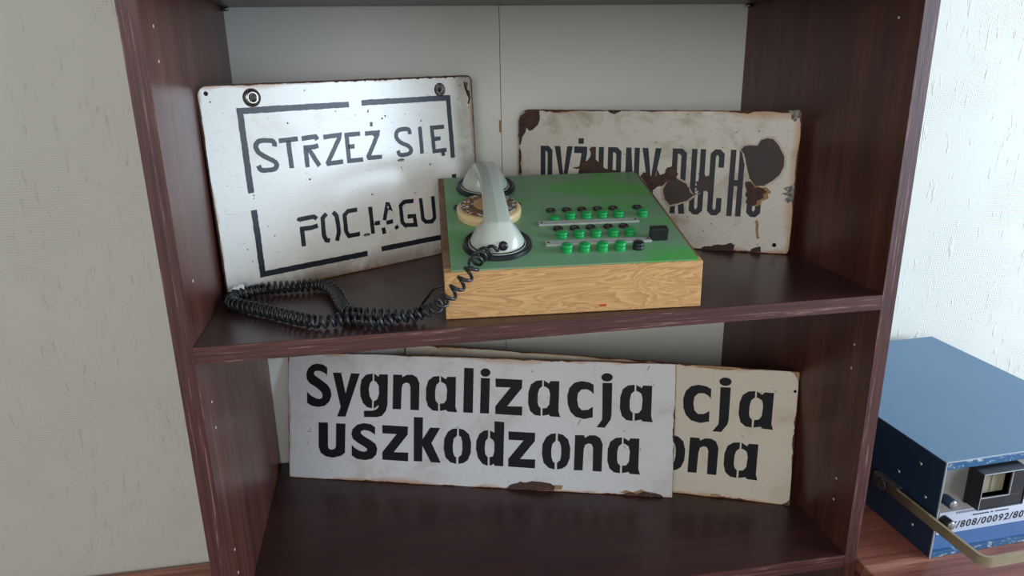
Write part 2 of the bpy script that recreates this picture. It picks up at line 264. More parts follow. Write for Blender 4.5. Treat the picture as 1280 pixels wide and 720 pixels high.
# outlines measured in each sign's own plane, metres
D_ = json.loads('''{"Q1":[-0.37509,0.15351,0.52313,0.0378,0.37949,0.24657],"Q2":[0.0207,0.3712,-0.4832,0.0263,0.3946,0.1956],"Q3":[-0.36339,0.34041,-0.29366,0.235,0.59807,0.2016],"Q4":[-0.18078,0.34526,-0.39752,0.175,0.59919,0.19992],"GL":{"S":[[[0.03371,0.04661],[0.03396,0.0588],[0.02701,0.0633],[0.01807,0.06442],[0.00991,0.06272],[0.00283,0.05614],[-0.0002,0.04778],[0.0007,0.03908],[0.00555,0.0329],[0.01206,0.02916],[0.01855,0.02496],[0.02422,0.01977],[0.0263,0.0146],[0.02529,0.01058],[0.02136,0.00835],[0.01516,0.00938],[0.00701,0.01337],[0.00084,0.01919],[0.00067,0.00162],[0.0085,-0.00285],[0.01913,-0.00433],[0.02976,-0.00198],[0.03715,0.00548],[0.04047,0.01515],[0.03891,0.02462],[0.03408,0.03157],[0.02599,0.03762],[0.01789,0.04288],[0.01254,0.04665],[0.01225,0.0506],[0.01635,0.05313],[0.02286,0.05304],[0.02935,0.05041]]],"y":[[[-0.0065,0.06945],[0.00678,0.06961],[0.01387,0.03698],[0.02259,0.06938],[0.03675,0.0694],[0.01335,0.00044],[3e-05,3e-05],[0.00581,0.01572]]],"g":[[[0.00142,0.05489],[0.00139,0.04421],[-0.0031,0.03932],[-0.00505,0.03059],[-0.00396,0.01959],[0.00035,0.01187],[0.0,0.0],[-0.00723,0.00128],[-0.01444,0.00811],[-0.01843,0.01902],[-0.01886,0.03164],[-0.01673,0.04433],[-0.00948,0.05246]],[[0.00382,0.05498],[0.01052,0.05003],[0.01212,0.05401],[0.02567,0.05418],[0.02483,0.00654],[0.02242,-0.00302],[0.01601,-0.01119],[0.00799,-0.01359],[-0.01259,-0.01431],[-0.01288,-0.00449],[0.0016,-0.00357],[0.00802,-0.00078],[0.01091,0.00361],[0.0106,0.00596],[0.00642,0.00185],[0.00273,-0.0002],[0.00292,0.01118],[0.00837,0.01424],[0.01159,0.02335],[0.01097,0.03591],[0.00731,0.04175],[0.00379,0.04351]]],"n":[[[0.00094,0.05419],[0.01474,0.05436],[0.01553,0.05049],[0.02265,0.05465],[0.03134,0.05496],[0.03844,0.05131],[0.04241,0.0421],[0.04172,-0.00019],[0.02827,4e-05],[0.02821,0.0361],[0.02583,0.04148],[0.02108,0.0424],[0.01602,0.03955],[0.01428,0.03244],[0.01318,0.0002],[-3e-05,-3e-05]]],"a":[[[-0.02796,0.05538],[-0.02792,0.04606],[-0.0326,0.04153],[-0.03445,0.03367],[-0.03455,0.02119],[-0.03327,0.01578],[-0.0298,0.01232],[-0.02975,0.0006],[-0.03872,0.00148],[-0.04582,0.00745],[-0.04901,0.01906],[-0.04875,0.03625],[-0.04517,0.04807],[-0.03735,0.05411]],[[-0.02562,0.05531],[-0.01778,0.05063],[-0.01546,0.05459],[-0.00222,0.05476],[-0.00271,0.00843],[0.0,-3e-05],[-0.01517,0.00043],[-0.01722,0.00315],[-0.02693,0.00087],[-0.02698,0.01213],[-0.02071,0.01316],[-0.01683,0.01877],[-0.01582,0.03438],[-0.01774,0.04209],[-0.02244,0.04533],[-0.02557,0.04615]]],"l":[[[0.00109,0.06928],[0.01564,0.06901],[0.01481,-0.00025],[3e-05,6e-05]]],"i":[[[0.01561,0.06345],[0.01505,0.06096],[0.0134,0.0588],[0.01092,0.05731],[0.00798,0.05671],[0.00503,0.0571],[0.00252,0.05841],[0.00083,0.06045],[0.00022,0.06291],[0.00078,0.0654],[0.00243,0.06756],[0.00492,0.06905],[0.00786,0.06964],[0.01081,0.06925],[0.01331,0.06794],[0.015,0.0659]],[[0.00106,0.05461],[0.01493,0.05465],[0.01392,3e-05],[-0.0,6e-05]]],"z":[[[-0.00023,0.05489],[0.04075,0.05439],[0.04046,0.0418],[0.01819,0.01274],[0.04129,0.01322],[0.04101,-0.00068],[3e-05,6e-05],[-9e-05,0.01199],[0.0229,0.04175],[0.00021,0.04182]]],"c":[[[0.00063,0.03508],[0.00034,0.04949],[-0.00673,0.05301],[-0.01794,0.05442],[-0.02835,0.05146],[-0.0357,0.04357],[-0.03878,0.03126],[-0.03779,0.01755],[-0.03354,0.00702],[-0.02589,-0.00031],[-0.01309,-0.00328],[-0.0,3e-05],[-0.00032,0.01603],[-0.00739,0.01116],[-0.01634,0.01003],[-0.02168,0.01515],[-0.02383,0.02575],[-0.02282,0.03569],[-0.01769,0.04152],[-0.0095,0.04229],[-0.00348,0.03948]]],"j":[[[0.02259,0.07673],[0.02199,0.07428],[0.02018,0.07216],[0.01743,0.07068],[0.01416,0.07008],[0.01086,0.07044],[0.00805,0.07172],[0.00614,0.07371],[0.00544,0.07611],[0.00604,0.07856],[0.00786,0.08069],[0.01061,0.08216],[0.01388,0.08276],[0.01718,0.08239],[0.01998,0.08112],[0.02189,0.07913]],[[0.00754,0.06772],[0.02204,0.06825],[0.02192,0.02004],[0.02061,0.01238],[0.0124,0.00012],[3e-05,3e-05],[0.00798,0.01183],[0.00823,0.02099]]],"u":[[[0.00028,0.05384],[0.01549,0.05402],[0.01521,0.01603],[0.01682,0.01209],[0.02139,0.0107],[0.02581,0.0122],[0.02829,0.01585],[0.02902,0.05349],[0.04397,0.05335],[0.04291,0.00693],[0.03636,0.00179],[0.02327,-0.00175],[0.01182,-0.00022],[0.00365,0.00501],[0.00012,0.0145]]],"s":[[[0.03759,0.04012],[0.03794,0.05237],[0.03119,0.05683],[0.01992,0.05825],[0.00861,0.05505],[0.00129,0.04755],[-0.00037,0.0395],[0.00203,0.03243],[0.01011,0.02642],[0.0198,0.02129],[0.02496,0.01755],[0.02462,0.01434],[0.01977,0.0125],[0.0133,0.01347],[0.00521,0.0174],[4e-05,0.02275],[-4e-05,0.00593],[0.00838,0.00074],[0.02134,-0.0007],[0.03266,0.00195],[0.03945,0.00867],[0.04124,0.01833],[0.03836,0.02616],[0.02952,0.03211],[0.01985,0.03724],[0.0147,0.04179],[0.01503,0.04499],[0.01989,0.04727],[0.02794,0.04636],[0.03438,0.04316]]],"k":[[[0.00012,0.06967],[0.01436,0.06949],[0.01329,0.0],[-6e-05,-3e-05]],[[0.01083,0.03027],[0.02578,0.05412],[0.04168,0.0542],[0.02792,0.02997],[0.04257,-0.00058],[0.02724,-0.00056]]],"o":[[[0.00115,0.05596],[0.00091,0.04451],[-0.00407,0.03926],[-0.00558,0.02977],[-0.0052,0.01878],[-0.0028,0.01181],[-0.00013,0.01036],[-6e-05,-3e-05],[-0.00903,0.00204],[-0.01694,0.00953],[-0.01968,0.0228],[-0.01898,0.03857],[-0.01323,0.04983],[-0.0062,0.05485]],[[0.00396,0.05577],[0.01178,0.05409],[0.01962,0.04741],[0.02315,0.03427],[0.02265,0.01856],[0.01837,0.00735],[0.01215,0.00232],[0.00355,0.00015],[0.00348,0.01054],[0.00815,0.01471],[0.00965,0.02421],[0.00926,0.03518],[0.00717,0.04292],[0.00403,0.04466]]],"d":[[[-0.01016,0.05593],[-0.01035,0.0436],[-0.01418,0.03827],[-0.01517,0.02806],[-0.01446,0.01871],[-0.01036,0.01264],[-0.0104,0.0001],[-0.01851,0.00282],[-0.02559,0.01189],[-0.02883,0.02584],[-0.02815,0.0384],[-0.02359,0.04955],[-0.01665,0.05454]],[[-0.00706,0.05544],[-0.00038,0.05216],[-0.00057,0.07004],[0.01454,0.06945],[0.01377,0.00055],[0.00015,0.00063],[-0.00066,0.00373],[-0.00714,0.00026],[-0.00773,0.01356],[-0.00233,0.01539],[-0.00039,0.02252],[-0.00022,0.03659],[-0.00259,0.04115],[-0.00695,0.04376]]]},"I3":[["S",0.02996,0.11956],["y",0.07961,0.10133],["g",0.13578,0.11673],["n",0.16893,0.11687],["a",0.27066,0.11609],["l",0.28014,0.11624],["i",0.30611,0.11608],["z",0.32973,0.11583],["a",0.4288,0.11535],["c",0.47764,0.11707],["j",0.48344,0.10205],["a",0.56645,0.11349],["u",0.04893,0.03694],["s",0.10291,0.03448],["z",0.15246,0.03593],["k",0.20265,0.03615],["o",0.26968,0.0351],["d",0.32921,0.03448],["z",0.35061,0.03495],["o",0.42168,0.03412],["n",0.45076,0.03463],["a",0.54967,0.03289]],"I4":[["S",0.0295,0.11988],["y",0.07912,0.10156],["g",0.13532,0.11687],["n",0.16847,0.11695],["a",0.27019,0.116],["l",0.27967,0.11614],["i",0.30565,0.11594],["z",0.32926,0.11565],["a",0.42833,0.11501],["c",0.47644,0.11571],["j",0.48207,0.10145],["a",0.56639,0.11192],["u",0.04833,0.03723],["s",0.10231,0.03467],["z",0.15187,0.03604],["k",0.20205,0.03618],["o",0.26908,0.03502],["d",0.32861,0.03431],["z",0.35001,0.03474],["o",0.42168,0.03444],["n",0.44981,0.03494],["a",0.55,0.03312]],"S1":[[[0.08005,0.17372],[0.08052,0.17723],[0.0779,0.18076],[0.06945,0.18193],[0.06212,0.18173],[0.05798,0.17801],[0.05785,0.17278],[0.06131,0.16719],[0.06913,0.16172],[0.07713,0.15676],[0.08003,0.15227],[0.07717,0.14777],[0.07083,0.14701],[0.06045,0.14779],[0.05757,0.15343]],[[0.08652,0.18003],[0.11054,0.18067]],[[0.09804,0.17931],[0.09857,0.14607]],[[0.11568,0.18025],[0.12521,0.18093],[0.13387,0.1812],[0.13608,0.17735]],[[0.11651,0.16927],[0.13036,0.16901],[0.13614,0.17022]],[[0.11921,0.16781],[0.119,0.14512]],[[0.12286,0.16748],[0.13482,0.14506]],[[0.14446,0.17974],[0.16658,0.18082],[0.16534,0.17618],[0.14676,0.14783],[0.14729,0.14652],[0.16789,0.14719]],[[0.19563,0.18006],[0.17632,0.18006],[0.17641,0.1471],[0.19638,0.1469]],[[0.17672,0.16489],[0.18602,0.16496]],[[0.20285,0.1795],[0.2218,0.17958],[0.22106,0.17679],[0.20479,0.1497],[0.20536,0.14808],[0.22485,0.14775]],[[0.2114,0.19086],[0.21494,0.19087]],[[0.27066,0.17356],[0.27021,0.17893],[0.26533,0.18101],[0.25587,0.18066],[0.25007,0.17715],[0.25008,0.16924],[0.25727,0.16266],[0.26639,0.15853],[0.27097,0.15274],[0.26784,0.1483],[0.26053,0.14697],[0.25269,0.14772],[0.24978,0.15334]],[[0.28755,0.18233],[0.28822,0.1457]],[[0.32756,0.17946],[0.30686,0.17959],[0.30831,0.14725],[0.32929,0.14741]],[[0.30936,0.16369],[0.32037,0.16417]],[[0.32224,0.14527],[0.32401,0.13951]],[[0.09855,0.08014],[0.09973,0.08212],[0.11968,0.08267],[0.12311,0.07958]],[[0.09922,0.06985],[0.11528,0.06919],[0.1234,0.07075]],[[0.10175,0.0688],[0.10173,0.04754]],[[0.13703,0.08396],[0.13089,0.07905],[0.13022,0.05634],[0.13295,0.04995],[0.13769,0.04848]],[[0.1462,0.08457],[0.15088,0.07865],[0.15161,0.05808],[0.14744,0.0468]],[[0.18087,0.08311],[0.1674,0.0828],[0.16184,0.07833],[0.16179,0.05641],[0.16517,0.05023],[0.18142,0.05049]],[[0.20004,0.08413],[0.20099,0.04726]],[[0.20516,0.06071],[0.21282,0.06048]],[[0.22003,0.0628],[0.22636,0.08384],[0.2279,0.08362],[0.23422,0.06341]],[[0.22273,0.05866],[0.23303,0.05942]],[[0.217,0.05293],[0.21816,0.04442]],[[0.23712,0.05251],[0.23907,0.04799]],[[0.26826,0.08265],[0.2529,0.08335],[0.24686,0.07891],[0.24738,0.05581],[0.25144,0.05095],[0.26881,0.04893],[0.26748,0.06164],[0.25659,0.06242]],[[0.28,0.08486],[0.28125,0.05558],[0.28584,0.05028],[0.29631,0.04939],[0.30116,0.054],[0.30035,0.08499]]],"R2":{"big":[[0.31974,0.1438],[0.32354,0.14885],[0.33143,0.15034],[0.34102,0.14987],[0.34515,0.1575],[0.3528,0.16025],[0.36074,0.15908],[0.3687,0.15043],[0.37687,0.13588],[0.37743,0.12271],[0.37283,0.11094],[0.36408,0.10229],[0.35351,0.09517],[0.34223,0.09543],[0.33439,0.10464],[0.33102,0.11465],[0.3274,0.12798],[0.32438,0.13791]],"low":[[0.32889,0.10038],[0.33536,0.10061],[0.34242,0.09306],[0.35214,0.09241],[0.35901,0.08691],[0.35354,0.08329],[0.35525,0.07825],[0.34716,0.07449],[0.34567,0.06893],[0.33813,0.06549],[0.33461,0.06878],[0.33122,0.07036],[0.33264,0.0773],[0.32964,0.08233],[0.33184,0.08755],[0.32942,0.0936]],"disc":[[0.2163,0.08483],[0.22034,0.09448],[0.22866,0.10037],[0.23898,0.09968],[0.24885,0.0941],[0.25417,0.08453],[0.25889,0.07947],[0.26713,0.08329],[0.2574,0.0759],[0.25089,0.07035],[0.23908,0.0663],[0.22714,0.06293],[0.21978,0.07079]],"jag":[[0.18328,0.10307],[0.18829,0.10957],[0.19366,0.10693],[0.198,0.10355],[0.20598,0.10452],[0.20656,0.11432],[0.21113,0.10573],[0.21792,0.10839],[0.21926,0.11609],[0.22772,0.11841],[0.23086,0.12368],[0.23513,0.12035],[0.23345,0.11339],[0.2368,0.1083],[0.23367,0.10298],[0.23727,0.09962],[0.22871,0.09933],[0.22028,0.09553],[0.21535,0.09008],[0.20844,0.08912],[0.20241,0.08323],[0.19445,0.0886],[0.18885,0.09619]],"splat":[[0.26575,0.10577],[0.26801,0.10171],[0.2644,0.11123],[0.27088,0.10422],[0.27281,0.11081],[0.27518,0.10505],[0.279,0.10792],[0.28,0.1028],[0.2861,0.10129],[0.283,0.09775],[0.28729,0.09342],[0.2841,0.09123],[0.28775,0.08653],[0.28242,0.08632],[0.28073,0.08139],[0.27778,0.08545],[0.27212,0.08453],[0.26724,0.08155],[0.26597,0.08569],[0.26175,0.08273],[0.26344,0.08837],[0.25989,0.09103],[0.26382,0.09325],[0.2615,0.09803],[0.2655,0.09886]],"splat2":[[0.08169,0.11278],[0.08908,0.11443],[0.09571,0.11534],[0.09706,0.12183],[0.10364,0.12272],[0.10793,0.12746],[0.11,0.13283],[0.10762,0.14162],[0.11268,0.14278],[0.11605,0.13827],[0.11367,0.13115],[0.11745,0.12521],[0.12377,0.11899],[0.13229,0.11211],[0.14746,0.11044],[0.14831,0.1062],[0.10033,0.10469],[0.09579,0.11103],[0.08914,0.11083]],"corner":[[-0.00151,0.1807],[0.0031,0.18784],[0.00996,0.19426],[0.03064,0.19474],[0.0318,0.18279],[0.02806,0.17462],[0.02126,0.16743],[0.01557,0.16485],[0.01064,0.17014],[0.0091,0.16296],[0.00371,0.15497],[0.00212,0.14482],[-0.00096,0.14476]],"left":[[-0.00099,0.13931],[0.00208,0.13574],[0.00279,0.12298],[0.0012,0.11559],[0.00346,0.10163],[-0.00121,0.10149]],"bot1":[[0.27231,-0.00088],[0.27886,0.00462],[0.28904,0.00598],[0.29568,0.00856],[0.30585,0.00847],[0.31566,0.01266],[0.32093,0.00941],[0.3204,0.00293],[0.31991,0.00038]],"bot2":[[0.34259,0.00078],[0.34456,0.00518],[0.3509,0.00843],[0.3564,0.00948],[0.35773,0.00141]],"streak":[[0.3463,0.04508],[0.34935,0.04767],[0.3516,0.04013],[0.35147,0.02963],[0.35349,0.02096],[0.35031,0.01971],[0.34887,0.02948]],"top1":[[0.13244,0.19537],[0.15526,0.19551],[0.14835,0.19309],[0.14139,0.191],[0.13606,0.19232]],"topr":[[0.37594,0.1972],[0.39113,0.19792],[0.39316,0.18622],[0.38905,0.18777],[0.38645,0.18297],[0.38156,0.18611],[0.38036,0.19246]],"right1":[[0.39283,0.09828],[0.39361,0.07648],[0.38732,0.07282],[0.38213,0.07768],[0.38749,0.08129],[0.37821,0.08598],[0.38593,0.08797],[0.37919,0.09275],[0.38674,0.09639]]},"R3":[[[0.34694,-0.00037],[0.35427,0.00694],[0.36289,0.00929],[0.36901,0.01213],[0.37641,0.01127],[0.38742,0.01399],[0.4009,0.01384],[0.41558,0.01214],[0.42296,0.00755],[0.42063,0.00119],[0.38147,0.00028]],[[0.52547,0.00205],[0.5361,0.00573],[0.54566,0.00318],[0.55738,0.00814],[0.56455,0.00547],[0.57873,0.00442],[0.58476,-0.00077],[0.55049,-0.00024]],[[0.20572,0.20654],[0.2682,0.20853],[0.29298,0.20686],[0.35432,0.20761],[0.36412,0.20243],[0.30536,0.20173],[0.27444,0.20319],[0.23709,0.20259],[0.21829,0.20384]]],"R4":[[[0.59922,-0.00141],[0.58594,-0.00157],[0.59221,0.00389],[0.59853,0.00834],[0.60037,0.01348]],[[0.445,0.19927],[0.46318,0.20007],[0.49131,0.20105],[0.51382,0.19804],[0.49951,0.19513],[0.4804,0.19542],[0.46112,0.19631]],[[0.5994,0.20009],[0.58487,0.2001],[0.58941,0.19695],[0.5942,0.19031],[0.59701,0.18115],[0.59898,0.18366]],[[0.4838,0.00071],[0.48584,0.00535],[0.49735,0.00547],[0.50332,0.0018]]],"CP":[[-0.13601,0.05613,0.0065],[-0.13923,0.04851,0.0065],[-0.15337,0.03281,0.0065],[-0.16579,0.02515,0.0065],[-0.18447,0.02929,0.0065],[-0.2015,0.03566,0.0065],[-0.21953,0.04227,0.0065],[-0.23187,0.05294,0.0065],[-0.2401,0.0823,0.0065],[-0.24736,0.11942,0.0065],[-0.25637,0.14676,0.0065],[-0.26888,0.1628,0.0065],[-0.28045,0.16378,0.0065],[-0.29362,0.16181,0.0065],[-0.31346,0.16141,0.0065],[-0.33314,0.16102,0.0065],[-0.35068,0.15221,0.0065],[-0.36184,0.14381,0.0065],[-0.36714,0.12536,0.0065],[-0.35914,0.10759,0.0065],[-0.34095,0.09225,0.0065],[-0.32131,0.07554,0.0065],[-0.30123,0.0578,0.0065],[-0.2818,0.04064,0.0065],[-0.26497,0.02817,0.0065],[-0.25079,0.02627,0.0065],[-0.23592,0.02798,0.0065],[-0.21909,0.02426,0.0065],[-0.20061,0.01519,0.0065],[-0.18386,0.01647,0.0065],[-0.17097,0.02373,0.0065]]}''')
DEP = .388; ZF = -.3604; T = .018; HW = .382; FL = -1.12
Q1, Q2, Q3, Q4 = D_['Q1'], D_['Q2'], D_['Q3'], D_['Q4']
# ---------------------------------------------------------------- setting
def struct(o): o['kind'] = 'structure'; return o
struct(B('wall_back', (-3, DEP+.006, FL), (2.6, DEP+.1, 1.6), M['wall']))
struct(B('floor', (-3, -3.2, FL-.05), (2.6, DEP+.1, FL), M['floor']))
# ---------------------------------------------------------------- bookcase
bc = empty('bookcase', 'tall open dark mahogany bookcase with a pale back', 'bookcase', Matrix.Translation((0, 0, FL)))
def bp(name, a, b, m, bev=.0005, parent=None):
    # build in world size, keep origin on the bookcase base
    off = V((0, 0, FL)); return B(name, V(a)-off, V(b)-off, m, parent or bc, bev)
TOP = 1.06
for s in (-1, 1):
    x0, x1 = (-HW-T, -HW) if s < 0 else (HW, HW+T)
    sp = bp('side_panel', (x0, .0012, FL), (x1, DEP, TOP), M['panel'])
    bp('edge_band', (x0, 0, FL), (x1, .0012, TOP), M['edge_v'], 0, sp)
    ys = .038
    zs = [.059, -.078, -.109, -.267, -.299, .305, .274] if s < 0 else [-.077, -.109, -.268, -.300, .306]
    for z in zs:
        lb = lathe([(0, 0), (.0017, 0), (.0019, .0004), (.0012, .0007), (0, .0006)], 12, 'X+' if s < 0 else 'X-')
        o = from_bm('hole_plug', lb, M['plug'], sp, True); o.location = (-HW if s < 0 else HW, ys, z-FL)
for i, zt in enumerate((.36, 0, ZF, -.72, -1.06, TOP)):
    nm = 'shelf' if zt != TOP else 'top_board'
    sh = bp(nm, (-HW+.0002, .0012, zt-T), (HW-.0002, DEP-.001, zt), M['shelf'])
    bp('edge_band', (-HW+.0002, 0, zt-T), (HW-.0002, .0012, zt), M['edge_h'], 0, sh)
    if zt == .36:
        for sx in (-1, 1):
            for y in (.05, DEP-.012):
                o = from_bm('shelf_pin', lathe([(0, 0), (.0026, 0), (.0026, .008), (.0015, .009), (0, .009)], 12, 'X+' if sx < 0 else 'X-'), M['chrome'], sh, True)
                o.location = (sx*HW, y, zt-T-.0028-FL)
for a, b in ((-HW-.012, -.0034), (-.0024, HW+.012)):
    bp('back_panel', (a, DEP, FL), (b, DEP+.003, TOP), M['back'], 0)

st = bp('water_stain', (-.0065, DEP-.0003, .163), (-.0028, DEP-.00005, .181), M['orange'], 0)
# ---------------------------------------------------------------- neighbours
dk = empty('desk', 'red brown plank-patterned desk beside the bookcase, under the blue instrument', 'desk', Matrix.Translation((.95, 0, FL)))
def dp(name, a, b, m, bev=.001): off = V((.95, 0, FL)); return B(name, V(a)-off, V(b)-off, m, dk, bev)
dp('desk_top', (.4015, -.30, -.388), (1.55, DEP-.002, -.37), M['desk'])
dp('side_panel', (.42, -.27, FL), (.438, DEP-.01, -.3882), M['desk']); dp('side_panel', (1.51, -.27, FL), (1.528, DEP-.01, -.3882), M['desk'])
dp('modesty_panel', (.4382, DEP-.06, -.8), (1.5098, DEP-.042, -.3882), M['desk'])
lc = empty('low_cabinet', 'low brown cabinet at the foot of the wall left of the bookcase', 'cabinet', Matrix.Translation((-.85, .2, FL)))
def lp(name, a, b, m, bev=.001, parent=None): off = V((-.85, .2, FL)); return B(name, V(a)-off, V(b)-off, m, parent or lc, bev)
lp('body', (-1.25, .06, FL), (-.425, DEP-.004, -.5552), M['panel']); lp('top', (-1.27, .04, -.555), (-.41, DEP-.001, -.535), M['desk'])
for a, b, k in ((-1.245, -.841, -.87), (-.835, -.43, -.806)):
    d = lp('door', (a, .043, FL+.03), (b, .0598, -.56), M['panel'])
    o = from_bm('knob', lathe([(0, 0), (.006, 0), (.005, .012), (.011, .018), (.011, .022), (0, .024)], 16, 'Y-'), M['chrome'], d, True); o.location = (k+.85, .043-.2, -.62-FL)

# ---------------------------------------------------------------- enamel signs
def plate_frame(q, z):
    x, y, a, t, w_, h_ = q; u = V((math.cos(a), math.sin(a), 0)); n_ = V((-math.sin(a), math.cos(a), 0))
    v = V((0, 0, 1))*math.cos(t) + n_*math.sin(t); return basis((x, y, z), u, v.cross(u), v)
def plate(name, label, q, z, mat, outline, holes=(), grow=.0006, group=None):
    r = empty(name, label, 'sign', plate_frame(q, z), group)
    hl = [circ(hx, hz, hr, 12, hr*.12) for hx, hz, hr in holes]
    link_mesh('enamel_face', flat_mesh('enamel_face', [outline] + hl, .0004, .0003), mat, r)
    cx = q[4]/2; cz = q[5]/2
    big = [(cx + (x-cx)*(1+grow/cx), cz + (zz-cz)*(1+grow/cz)) for x, zz in outline]
    link_mesh('steel_sheet', flat_mesh('steel_sheet', [[(x, max(z_, .0001)) for x, z_ in big]] + [[(cx_+(x-cx_)*.8, cz_+(zz-cz_)*.8) for x, zz in h] for h, (cx_, cz_, _) in zip(hl, holes)], .0012, .0005), M['core'], r)
    return r
def patch(r, name, L, m, y=-.0004, amp=.0006, seg=.003, h=.0002):
    return link_mesh(name, flat_mesh(name, [rough_loop(L, amp, seg)] if amp else [L], y, h), m, r)

# 1: warning plate by the track
w1, h1 = Q1[4], Q1[5]
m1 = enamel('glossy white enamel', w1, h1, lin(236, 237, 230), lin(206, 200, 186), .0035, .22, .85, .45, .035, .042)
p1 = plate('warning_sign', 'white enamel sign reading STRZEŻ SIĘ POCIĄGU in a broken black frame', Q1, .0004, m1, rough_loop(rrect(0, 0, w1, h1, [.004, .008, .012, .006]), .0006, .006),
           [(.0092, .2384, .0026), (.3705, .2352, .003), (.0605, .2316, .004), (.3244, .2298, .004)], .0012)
for L in ([(.1838, .2174), (.0445, .2174), (.0445, .1224)], [(.0449, .1019), (.0449, .0222), (.1897, .0222)], [(.2022, .2184), (.3375, .2184), (.3395, .1351)], [(.2116, .0243), (.3395, .0243), (.3395, .112)]):
    patch(p1, 'border_bar', stroke(L, .0072, .0003), M['paint1'], -.0001, 0)
def round_stroke(P):
    P = [V((q[0], q[1], 0)) for q in P]; P = [P[0]*2-P[1]] + P + [P[-1]*2-P[-2]]; o = []
    for i in range(1, len(P)-2):
        a, b, c, d = P[i-1:i+3]
        for k in range(3):
            t = k/3; q = .5*((2*b) + (c-a)*t + (2*a-5*b+4*c-d)*t*t + (3*b-a-3*c+d)*t**3); o.append((q.x, q.y))
    o.append((P[-2].x, P[-2].y)); return o
for L in D_['S1']:
    if len(L) >= 12: L = round_stroke(L)
    patch(p1, 'letter_stroke', stroke(L, .0057, .00022), M['paint1'], -.0001, 0)
for x, z, r_ in ((.0605, .2316, .0092), (.3244, .2298, .0078)):
    o = from_bm('eyelet', lathe([(.0042, .0), (.0042, .0022), (r_*.62, .0030), (r_*.86, .0022), (r_, .0004), (r_, 0)], 28, 'Y-'), M['chrome'] if x < .1 else M['grime'], p1, True); o.location = (x, 0, z)
    o = from_bm('washer', lathe([(r_*.9, 0), (r_*1.0, .0008), (r_*1.14, .0006), (r_*1.16, 0)], 28, 'Y-'), M['core'], p1, True); o.location = (x, 0, z)
for x, z in ((.2535, .1405), (.1915, .0475)):
    patch(p1, 'chip', [(x+.0055*math.cos(t), z+.002*math.sin(t)) for t in [k*math.pi/6 for k in range(12)]], M['grime'], -.0001, 0)
patch(p1, 'chip', [(.366, .240), (.368, .238), (.372, .228), (.375, .226), (.376, .216), (.373, .208), (.371, .209), (.3735, .216), (.370, .222), (.3665, .232)], M['core'], -.0001, .0004)
for x, z in ((.205, .1), (.205, .06), (.30, .13), (.29, .19), (.12, .13), (.1, .2), (.235, .2), (.23, .197), (.21, .207), (.15, .155)):
    patch(p1, 'chip', circ(x, z, .0012, 8, .0003), M['core'], -.0001, 0, h=.0001)
for x in [.17, .196, .21, .225, .232, .24, .262, .29, .31, .335, .35]:
    l_ = random.uniform(.002, .006); patch(p1, 'edge_chip', [(x-l_, h1-.0004), (x, h1-.0022), (x+l_, h1-.0004)], M['core'], -.0001, .0004, .002)

